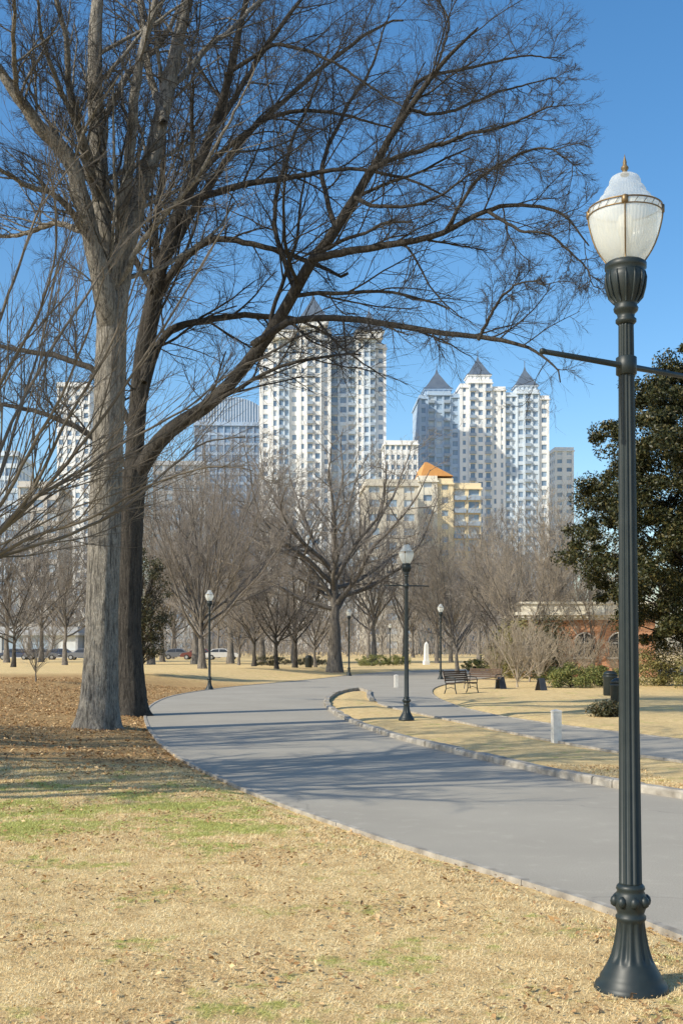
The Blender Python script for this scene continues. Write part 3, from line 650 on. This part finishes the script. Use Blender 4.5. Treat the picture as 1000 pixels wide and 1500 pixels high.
# ---------------------------------------------------------------- street furniture
def bollard(px,py,hpx,wpx):
    x,y=G(px,py); h=hpx*y/F; w=wpx*y/F/2
    e=empty('bollard',(x,y,hz(x,y)),.2,'square pale concrete bollard beside the path','bollard','concrete bollards by the path')
    g=Geo(); g.box(-w,w,-w,w,-.05,h*.9); ob('post',g.mesh('post',M['conc']),e)
    g=Geo(); k=w*1.08; c=h*.9
    g.add([(-k,-k,c),(k,-k,c),(k,k,c),(-k,k,c),(-k,-k,c+.03),(k,-k,c+.03),(k,k,c+.03),(-k,k,c+.03),(0,0,h)],[(0,3,2,1),(0,1,5,4),(1,2,6,5),(2,3,7,6),(3,0,4,7),(4,5,8),(5,6,8),(6,7,8),(7,4,8)])
    ob('cap',g.mesh('cap',M['conc']),e)
bollard(814,1086,50,12); bollard(580,1007,20,5)
x,y=G(624,974); e=empty('marker_post',(x,y,hz(x,y)),.3,'slender white stone marker post near the road','marker post')
g=Geo(); s=y/F; g.box(-4*s,4*s,-4*s,4*s,-.05,6*s); ob('plinth',g.mesh('plinth',M['white']),e)
g=Geo(); g.add([(-3*s,-3*s,6*s),(3*s,-3*s,6*s),(3*s,3*s,6*s),(-3*s,3*s,6*s),(-2.3*s,-2.3*s,30*s),(2.3*s,-2.3*s,30*s),(2.3*s,2.3*s,30*s),(-2.3*s,2.3*s,30*s),(0,0,34*s)],[(0,1,5,4),(1,2,6,5),(2,3,7,6),(3,0,4,7),(4,5,8),(5,6,8),(6,7,8),(7,4,8)]); ob('shaft',g.mesh('shaft',M['white']),e)
gS=Geo()
for i in range(5): gS.box(-.85,.85,-.02+i*.09,.055+i*.09,.43,.455)
mSeat=gS.mesh('seat',M['wood'])
gB=Geo()
for i in range(5):
    z=.52+i*.085; yy=.46+i*.022; gB.box(-.85,.85,yy,yy+.025,z,z+.065)
mBack=gB.mesh('backrest',M['wood'])
gL=Geo(); gL.tube([(0,-.08,0),(0,-.02,.2),(0,0,.42)],.022,6); gL.tube([(0,.52,0),(0,.44,.2),(0,.45,.42),(0,.52,.7),(0,.59,.97)],.022,6); gL.tube([(0,0,.41),(0,.2,.40),(0,.45,.42)],.02,6); gL.tube([(0,-.02,.2),(0,.2,.27),(0,.44,.2)],.012,6)
mLeg=gL.mesh('leg',M['iron'])
gA=Geo(); gA.tube([(0,0,.42),(0,-.03,.58),(0,.05,.66),(0,.3,.67),(0,.5,.68)],.02,6); mAr=gA.mesh('armrest',M['iron'])
def bench(px,py,rz,s=.85):
    x,y=G(px,py); e=empty('park_bench',(x,y,hz(x,y)),rz,'wooden slatted park bench with black iron frame by the path','bench','park benches by the path',s)
    ob('seat',mSeat,e); ob('backrest',mBack,e)
    for s in (-.8,.8): ob('leg',mLeg,e,(s,0,0)); ob('armrest',mAr,e,(s,0,0))
bench(682,1017,math.radians(50)); bench(703,1010,math.radians(-35))
g=Geo(); g.lathe([(.26,0),(.29,.05),(.29,.75),(.31,.78),(.31,.84),(.28,.86)],24); mBin=g.mesh('body',M['iron'],True)
g=Geo(); g.lathe([(.30,.865),(.27,.95),(.16,1.02),(.05,1.04)],24); mLid=g.mesh('lid',M['iron'],True)
for px,py in [(893,1020),(907,1043),(452,984)]:
    x,y=G(px,py); e=empty('litter_bin',(x,y,hz(x,y)),0,'round dark metal litter bin on the grass','litter bin','litter bins in the park',.8); ob('body',mBin,e); ob('lid',mLid,e)
for px,py in [(733,1010),(792,1012)]:
    x,y=G(px,py); e=empty('folding_sign',(x,y,hz(x,y)),.5,'small blank slate-grey folding board on the lawn','sign','folding boards on the lawn',.62)
    for s in (-1,1):
        g=Geo(); b=.28; t=.03
        g.add([(-.25,s*b,0),(.25,s*b,0),(.22,s*t,.75),(-.22,s*t,.75),(-.25,s*(b+.02),0),(.25,s*(b+.02),0),(.22,s*(t+.02),.75),(-.22,s*(t+.02),.75)],[(0,1,2,3),(7,6,5,4),(0,4,5,1),(2,6,7,3),(1,5,6,2),(0,3,7,4)])
        ob('panel',g.mesh('panel',M['dark']),e)

# cars
def car_meshes(pm):
    prof=[(-2.15,.35),(-2.2,.6),(-2.1,.88),(-1.75,.95),(-1.2,1.38),(-.3,1.45),(.45,1.42),(1.05,.98),(1.9,.86),(2.18,.66),(2.2,.35)]
    g=Geo(); n=len(prof); V=[]
    for s in (-1,1):
        for (a,z) in prof:
            w=.88 if z<1.0 else .88-.22*(z-1)/.45
            V.append((a,s*w,z))
    Fc=[(i,i+1,n+i+1,n+i) for i in range(n-1)]+[(n-1,0,n,2*n-1),tuple(range(n))[::-1],tuple(range(n,2*n))]
    g.add(V,Fc); body=g.mesh('body',pm)
    g=Geo()
    for s in (-1,1):
        for pts in ([(-1.55,1.0),(-1.13,1.32),(-.4,1.38),(-.4,1.0)],[(-.32,1.0),(-.32,1.38),(.4,1.35),(.88,1.0)]):
            V=[(a,s*(.895-.22*max(z-1,0)/.45),z) for a,z in pts]; g.add(V,[(0,1,2,3)])
    g.add([(1.02,-.7,1.02),(1.02,.7,1.02),(.5,.62,1.41),(.5,-.62,1.41)],[(0,1,2,3)]); g.add([(-1.74,-.7,.98),(-1.74,.7,.98),(-1.24,.62,1.37),(-1.24,-.62,1.37)],[(0,1,2,3)])
    wn=g.mesh('window',M['cglass'])
    def cyl(r,w,m,nm):
        g=Geo(); V=[];S=20
        for s,rr in ((-w,r*.94),(-w*.7,r),(w*.7,r),(w,r*.94)):
            for i in range(S): t=i*2*math.pi/S; V.append((rr*math.cos(t),s,rr*math.sin(t)))
        g.add(V,[(k*S+i,k*S+(i+1)%S,(k+1)*S+(i+1)%S,(k+1)*S+i) for k in range(3) for i in range(S)]+[tuple(range(S)),tuple(range(3*S,4*S))]); return g.mesh(nm,m)
    ty=cyl(.33,.11,M['tyre'],'tyre'); ri=cyl(.2,.125,M['chrome'],'rim')
    g=Geo(); g.box(-.04,.04,-.16,.16,-.06,.06); hl=g.mesh('headlight',M['lens']); g=Geo(); g.box(-.04,.04,-.14,.14,-.08,.08); tl=g.mesh('tail_light',M['red'])
    return body,wn,ty,ri,hl,tl
for px,d,rz,cm,lb in [(62,150,.1,'carS','dark grey parked car along the far street'),(92,152,0.,'carB','dark blue parked car along the far street'),(122,148,3.1,'carS','dark grey parked car along the far street'),
   (22,150,3.2,'carB','dark blue parked car along the far street'),(262,155,.1,'carS','dark grey parked car along the far street'),(326,150,0,'carW','white parked car along the far street'),(290,152,3.1,'carR','maroon parked car along the far street')]:
    b,wn,ty,ri,hl,tl=car_meshes(M[cm]); x=(px-500)/F*d
    e=empty('parked_car',(x,d,hz(x,d)),rz,lb,'car','cars parked along the far street'); ob('body',b,e); ob('window',wn,e)
    for a in (-1.35,1.35):
        for s in (-.82,.82):
            w=empty('wheel',(a,s,.33)); w.parent=e; ob('tyre',ty,w); ob('rim',ri,w)
    for s in (-.6,.6): ob('headlight',hl,e,(2.19,s,.68)); ob('tail_light',tl,e,(-2.18,s,.72))

# ---------------------------------------------------------------- buildings
class Bld:
    def __init__(s,name,label,px,d,rot,cat='building',group=None):
        s.d=d; s.s=d/F; s.pc=px; s.e=empty(name,((px-500)/F*d,d,0),rot,label,cat,group)
        s.wins=[]; s.bal=[]; s.walls={}
    def Z(s,py): return CH-(py-HOR)*s.s
    def block(s,pl,pr,ptop,y0,dep,wm,bay=3.6,fl=3.3,pier=.9,span=1.1,rec=.45,wm2='win',balc=(),par=1.2,zbase=0,sides=True,cornice=True):
        x0=(pl-s.pc)*s.s; x1=(pr-s.pc)*s.s; z1=s.Z(ptop); y1=y0+dep
        g=s.walls.setdefault(wm,Geo())
        g.box(x0+rec,x1-rec,y0+rec,y1-rec,zbase,z1-.3)
        nb=max(1,round((x1-x0)/bay)); nf=max(1,round((z1-zbase-par)/fl)); fh=(z1-par-zbase)/nf; bw=(x1-x0)/nb
        g.box(x0,x1,y0,y1,z1-par,z1)
        if cornice: g.box(x0-.35,x1+.35,y0-.35,y1+.35,z1-par-.4,z1-par-.003)
        nd=max(1,round(dep/bay)); dw=dep/nd
        for i in range(nb+1):
            c=x0+i*bw; a=max(x0,c-pier/2); b=min(x1,c+pier/2); g.box(a,b,y0,y0+rec+.1,zbase,z1-par-.003)
        for i in range(nd+1):
            c=y0+i*dw; a=max(y0+rec+.12,c-pier/2); b=min(y1,c+pier/2)
            if b-a<.1: continue
            g.box(x0,x0+rec+.1,a,b,zbase,z1-par-.003); g.box(x1-rec-.1,x1,a,b,zbase,z1-par-.003)
        for f in range(nf):
            z=zbase+f*fh; g.box(x0+.06,x1-.06,y0+.12,y1-.12,z,z+span)
            wz0=z+span; wz1=z+fh-.25
            g.box(x0+.09,x1-.09,y0+.15,y1-.15,wz1,z+fh-.003)
            for i in range(nb):
                s.wins.append((x0+(i+.5)*bw,y0+rec-.04,(wz0+wz1)/2,bw-pier,wz1-wz0,0,wm2))
                if i in balc: s.bal.append((x0+(i+.5)*bw,y0-.65,z+.05,bw-.5))
            if sides:
                for i in range(nd):
                    s.wins.append((x0+rec-.04,y0+(i+.5)*dw,(wz0+wz1)/2,dw-pier,wz1-wz0,1,wm2))
    def turret(s,pl,pr,peave,papex,ptop_base,yc,wm):
        x0=(pl-s.pc)*s.s; x1=(pr-s.pc)*s.s; w=(x1-x0)/2; xc=(x0+x1)/2; z0=s.Z(ptop_base)-.5; ze=s.Z(peave); za=s.Z(papex)
        g=Geo(); g.box(xc-w,xc+w,yc-w,yc+w,z0,ze-.5); g.box(xc-w-.5,xc+w+.5,yc-w-.5,yc+w+.5,ze-.5,ze)
        for i in range(5):
            c=xc-w+(i+.5)*2*w/5; g.box(c-.35,c+.35,yc-w-.25,yc-w-.003,z0,ze-.5)
        t=ob('turret',g.mesh('turret',M[wm]),s.e)
        k=w+.7; V=[];H=za-ze
        for f,r in ((0,1),(.10,.82),(.3,.60),(.55,.36),(.78,.12),(1,.02)):
            for q in range(8):
                a=q*math.pi/4; m_=1/max(abs(math.cos(a)),abs(math.sin(a)))
                V.append((xc+k*r*math.cos(a)*m_,yc+k*r*math.sin(a)*m_,ze+.003+H*f))
        Fc=[(a*8+i,a*8+(i+1)%8,a*8+8+(i+1)%8,a*8+8+i) for a in range(5) for i in range(8)]+[tuple(range(8))[::-1]]
        g=Geo(); g.add(V,Fc); g.tube([(xc,yc,za-.5),(xc,yc,za+2.2)],.14,5); ob('roof',g.mesh('roof',M['slate']),t)
    def finish(s):
        for wm,g in s.walls.items(): ob('wall',g.mesh('wall',M[wm]),s.e)
        s.wins.sort(key=lambda w:(w[5],-w[2])); cache={}; rest={}
        for i,(x,y,z,w,h,ax,m) in enumerate(s.wins):
            key=(round(w,2),round(h,2),ax,m)
            if i<100:
                if key not in cache:
                    g=Geo()
                    if ax==0: g.box(-w/2,w/2,0,.05,-h/2,h/2)
                    else: g.box(0,.05,-w/2,w/2,-h/2,h/2)
                    cache[key]=g.mesh('window',M[m])
                ob('window',cache[key],s.e,(x,y,z))
            else:
                g=rest.setdefault(m,Geo())
                if ax==0: g.box(x-w/2,x+w/2,y,y+.05,z-h/2,z+h/2)
                else: g.box(x,x+.05,y-w/2,y+w/2,z-h/2,z+h/2)
        for m,g in rest.items(): ob('window',g.mesh('window',M[m]),s.e,kind='stuff')
        s.bal.sort(key=lambda b:-b[2]); gr=Geo(); cb={}
        def bal(g,x,y,z,w):
            g.box(x-w/2,x+w/2,y,y+.62,z,z+.18); g.box(x-w/2,x+w/2,y,y+.06,z+.18,z+1.1)
            g.box(x-w/2,x-w/2+.06,y+.06,y+.62,z+.18,z+1.1); g.box(x+w/2-.06,x+w/2,y+.06,y+.62,z+.18,z+1.1)
        for i,(x,y,z,w) in enumerate(s.bal):
            if i<60 or len(s.bal)<=100:
                k=round(w,2)
                if k not in cb: g=Geo(); bal(g,0,0,0,w); cb[k]=g.mesh('balcony',M['rail'])
                ob('balcony',cb[k],s.e,(x,y,z))
            else: bal(gr,x,y,z,w)
        if gr.V: ob('balcony',gr.mesh('balcony',M['rail']),s.e,kind='stuff')
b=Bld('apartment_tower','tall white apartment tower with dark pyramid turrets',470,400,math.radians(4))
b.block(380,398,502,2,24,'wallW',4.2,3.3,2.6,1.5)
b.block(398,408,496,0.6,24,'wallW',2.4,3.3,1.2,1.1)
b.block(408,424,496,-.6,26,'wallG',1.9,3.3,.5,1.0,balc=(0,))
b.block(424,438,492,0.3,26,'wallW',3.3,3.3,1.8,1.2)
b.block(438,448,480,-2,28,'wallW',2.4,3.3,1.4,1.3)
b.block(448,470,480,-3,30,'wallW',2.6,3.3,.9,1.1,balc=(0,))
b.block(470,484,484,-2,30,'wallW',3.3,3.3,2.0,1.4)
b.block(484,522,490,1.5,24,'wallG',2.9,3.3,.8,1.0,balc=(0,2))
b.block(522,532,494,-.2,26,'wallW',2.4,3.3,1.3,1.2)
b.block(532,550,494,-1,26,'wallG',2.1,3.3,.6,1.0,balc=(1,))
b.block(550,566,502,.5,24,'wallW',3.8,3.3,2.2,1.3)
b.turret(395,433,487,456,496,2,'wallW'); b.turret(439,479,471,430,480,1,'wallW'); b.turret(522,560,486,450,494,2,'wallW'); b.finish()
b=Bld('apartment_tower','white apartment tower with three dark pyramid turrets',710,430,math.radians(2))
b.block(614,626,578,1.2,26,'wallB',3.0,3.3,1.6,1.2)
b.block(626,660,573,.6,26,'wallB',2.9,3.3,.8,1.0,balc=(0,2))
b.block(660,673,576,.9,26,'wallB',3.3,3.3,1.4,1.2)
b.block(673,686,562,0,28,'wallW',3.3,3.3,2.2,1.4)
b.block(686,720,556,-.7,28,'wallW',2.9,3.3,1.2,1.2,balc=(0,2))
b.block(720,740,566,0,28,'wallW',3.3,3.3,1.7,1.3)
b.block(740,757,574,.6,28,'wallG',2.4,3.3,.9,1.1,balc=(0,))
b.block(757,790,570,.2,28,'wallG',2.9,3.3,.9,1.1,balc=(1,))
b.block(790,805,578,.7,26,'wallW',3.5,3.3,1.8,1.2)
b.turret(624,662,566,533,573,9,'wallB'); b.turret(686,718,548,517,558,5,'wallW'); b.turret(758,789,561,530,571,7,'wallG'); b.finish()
def simpleb(name,label,pl,pr,ptop,d,wm,rot=0.05,dep=20,**k):
    b=Bld(name,label,(pl+pr)/2,d,rot); b.block(pl,pr,ptop,0,dep,wm,**k); b.finish(); return b
simpleb('office_tower','pale high-rise behind the trees',84,132,560,430,'wallW',bay=3.4,pier=1.4)
simpleb('office_building','grey office block with ribbon windows',-30,26,660,350,'wallG',bay=4.5,pier=.3,fl=3.8,wm2='winB')
b=simpleb('office_building','pale blue glass office building with curved top',285,382,618,480,'wallP',bay=3.,pier=.5,span=.8,fl=4,wm2='winB')
x0,x1=-48.5*b.s,48.5*b.s; z0=b.Z(618)+.01; zt=b.Z(582); n=24; V=[];
for yy in (1.,18.):
    for i in range(n+1):
        t=i/n; V.append((x0+(x1-x0)*t,yy,z0+.3+(zt-z0)*math.sqrt(max(0,1-((t-.55)/.56)**2))))
    V+= [(x1,yy,z0),(x0,yy,z0)]
m=n+3; Fc=[tuple(range(m))[::-1],tuple(range(m,2*m))]+[(i,(i+1)%m,m+(i+1)%m,m+i) for i in range(m)]
g=Geo(); g.add(V,Fc); ob('roof',g.mesh('roof',M['winB']),b.e)
g=Geo()
for i in range(1,24):
    t=i/24; xx_=x0+(x1-x0)*t; g.box(xx_-.2,xx_+.2,.6,.995,z0+.1,z0+.3+(zt-z0)*math.sqrt(max(0,1-((t-.55)/.56)**2)))
ob('fin',g.mesh('fin',M['wallG']),b.e)
simpleb('office_building','grey office block behind bare trees',225,300,675,420,'wallD',bay=3.8,fl=3.6)
simpleb('office_building','tan low block behind bare trees',28,86,705,300,'wallT',bay=3.4)
simpleb('office_building','white parapeted building with close-set columns',563,612,645,390,'wallW',bay=1.8,pier=.7,span=1.4)
simpleb('office_building','pale block at the park edge',812,840,655,460,'wallW',bay=3.6,pier=1.8,span=1.5)
simpleb('apartment_building','muted cream apartment block behind bare trees',535,612,702,270,'wallK',bay=3.6,fl=3.2,pier=1.6,span=1.4)
b=Bld('apartment_building','cream apartment block with sloping terracotta roof',658,290,.05)
b.block(612,640,697,0,18,'wallH',5,3.3,2.6,1.6); b.block(640,664,700,.6,18,'wallC',4,3.3,2.4,1.6); b.block(664,706,706,1.5,18,'wallC',3.2,3.2,.9,1.3,balc=(0,1))
x0,x1=(616-658)*b.s,(664-658)*b.s; z0=b.Z(697)+.01; z1=b.Z(677)
g=Geo(); g.add([(x0,.2,z0),(x1,.2,z0),(x1,17,z0),(x0,17,z0),(x0+1.,.2,z1),(x0+1.6,.2,z1),(x0+1.6,17,z1),(x0+1.,17,z1)],[(0,1,5,4),(1,2,6,5),(2,3,7,6),(3,0,4,7),(4,5,6,7),(3,2,1,0)])
ob('roof',g.mesh('roof',M['terra']),b.e); b.finish()
b=Bld('park_building','low grey colonnaded building across the lawn',55,175,-.05)
b.block(-40,115,918,0,10,'wallD',4,4.5,.7,1.2,par=.9); b.finish()

# brick pavilion
d=64.; s=d/F; xc=(862-500)*s
e=empty('brick_pavilion',(xc,d,0),-.06,'low red brick pavilion with cream cornice and arched windows','pavilion')
W=3.6; H=CH+(948-908)*s
g=Geo(); g.box(-W,W,0,7,0,H); g.box(-W-.12,W+.12,-.12,7.12,0,.5)
ob('wall',g.mesh('wall',M['brick']),e)
g=Geo(); g.box(-W-.25,W+.25,-.25,7.25,H+.002,H+.25); g.box(-W-.45,W+.45,-.45,7.45,H+.25,H+.42); g.box(-W-.1,W+.1,-.1,7.1,H+.42,H+.88); g.box(-W-.2,W+.2,-.2,7.2,H+.88,H+1.0)
for i in range(24):
    c=-W-.2+(i+.5)*(2*W+.4)/24; g.box(c-.07,c+.07,-.38,-.253,H+.1,H+.247)
ob('cornice',g.mesh('cornice',M['cream']),e)
for c in (-2.3,-.25,1.6):
    g=Geo(); V=[(c-.5,-.02,1.1),(c+.5,-.02,1.1)]+[(c+.5*math.cos(t),-.02,1.9+.5*math.sin(t)) for t in np.linspace(0,math.pi,14)]
    g.add(V,[tuple(range(len(V)))]); wn=ob('window',g.mesh('window',M['cglass']),e)
    g=Geo(); g.tube([(c+.54*math.cos(t),-.05,1.9+.54*math.sin(t)) for t in np.linspace(0,math.pi,16)],.035,6); g.box(c-.62,c+.62,-.14,-.025,1.0,1.1); g.box(c-.02,c+.02,-.06,-.024,1.1,2.4); g.box(c-.5,c+.5,-.063,-.026,1.86,1.9)
    ob('frame',g.mesh('frame',M['conc']),wn)

# ---------------------------------------------------------------- light & camera
w=bpy.data.worlds.new('World'); sc.world=w; w.use_nodes=True; nt=w.node_tree
sky=nt.nodes.new('ShaderNodeTexSky'); sky.sky_type='NISHITA'; sky.sun_disc=False
el=math.asin(SUN[2]); sky.sun_elevation=el; sky.sun_rotation=math.atan2(SUN[0],SUN[1]); sky.air_density=1.0; sky.dust_density=1.0; sky.ozone_density=1.8
hs=nt.nodes.new('ShaderNodeHueSaturation'); hs.inputs['Hue'].default_value=.498; hs.inputs['Saturation'].default_value=1.30; hs.inputs['Value'].default_value=1.28
bg=nt.nodes['Background']; bg.inputs['Strength'].default_value=.15; nt.links.new(sky.outputs[0],hs.inputs['Color']); nt.links.new(hs.outputs[0],bg.inputs[0])
l=bpy.data.lights.new('sun','SUN'); l.energy=5.0; l.angle=math.radians(.5); l.color=(1,.93,.78)
lo=bpy.data.objects.new('sun',l); link(lo); lo.rotation_euler=Vector(SUN).to_track_quat('Z','Y').to_euler()
cam=bpy.data.cameras.new('camera'); co=bpy.data.objects.new('camera',cam); link(co)
co.location=(0,0,CH); co.rotation_euler=(math.radians(90),0,0)
cam.sensor_fit='VERTICAL'; cam.sensor_height=36; cam.sensor_width=24; cam.lens=F/1500*36; cam.shift_y=(HOR-750)/1500
cam.clip_end=9000; cam.clip_start=.1; sc.camera=co
sc.view_settings.view_transform='Standard'; sc.view_settings.look='None'; sc.view_settings.exposure=0; sc.view_settings.gamma=1
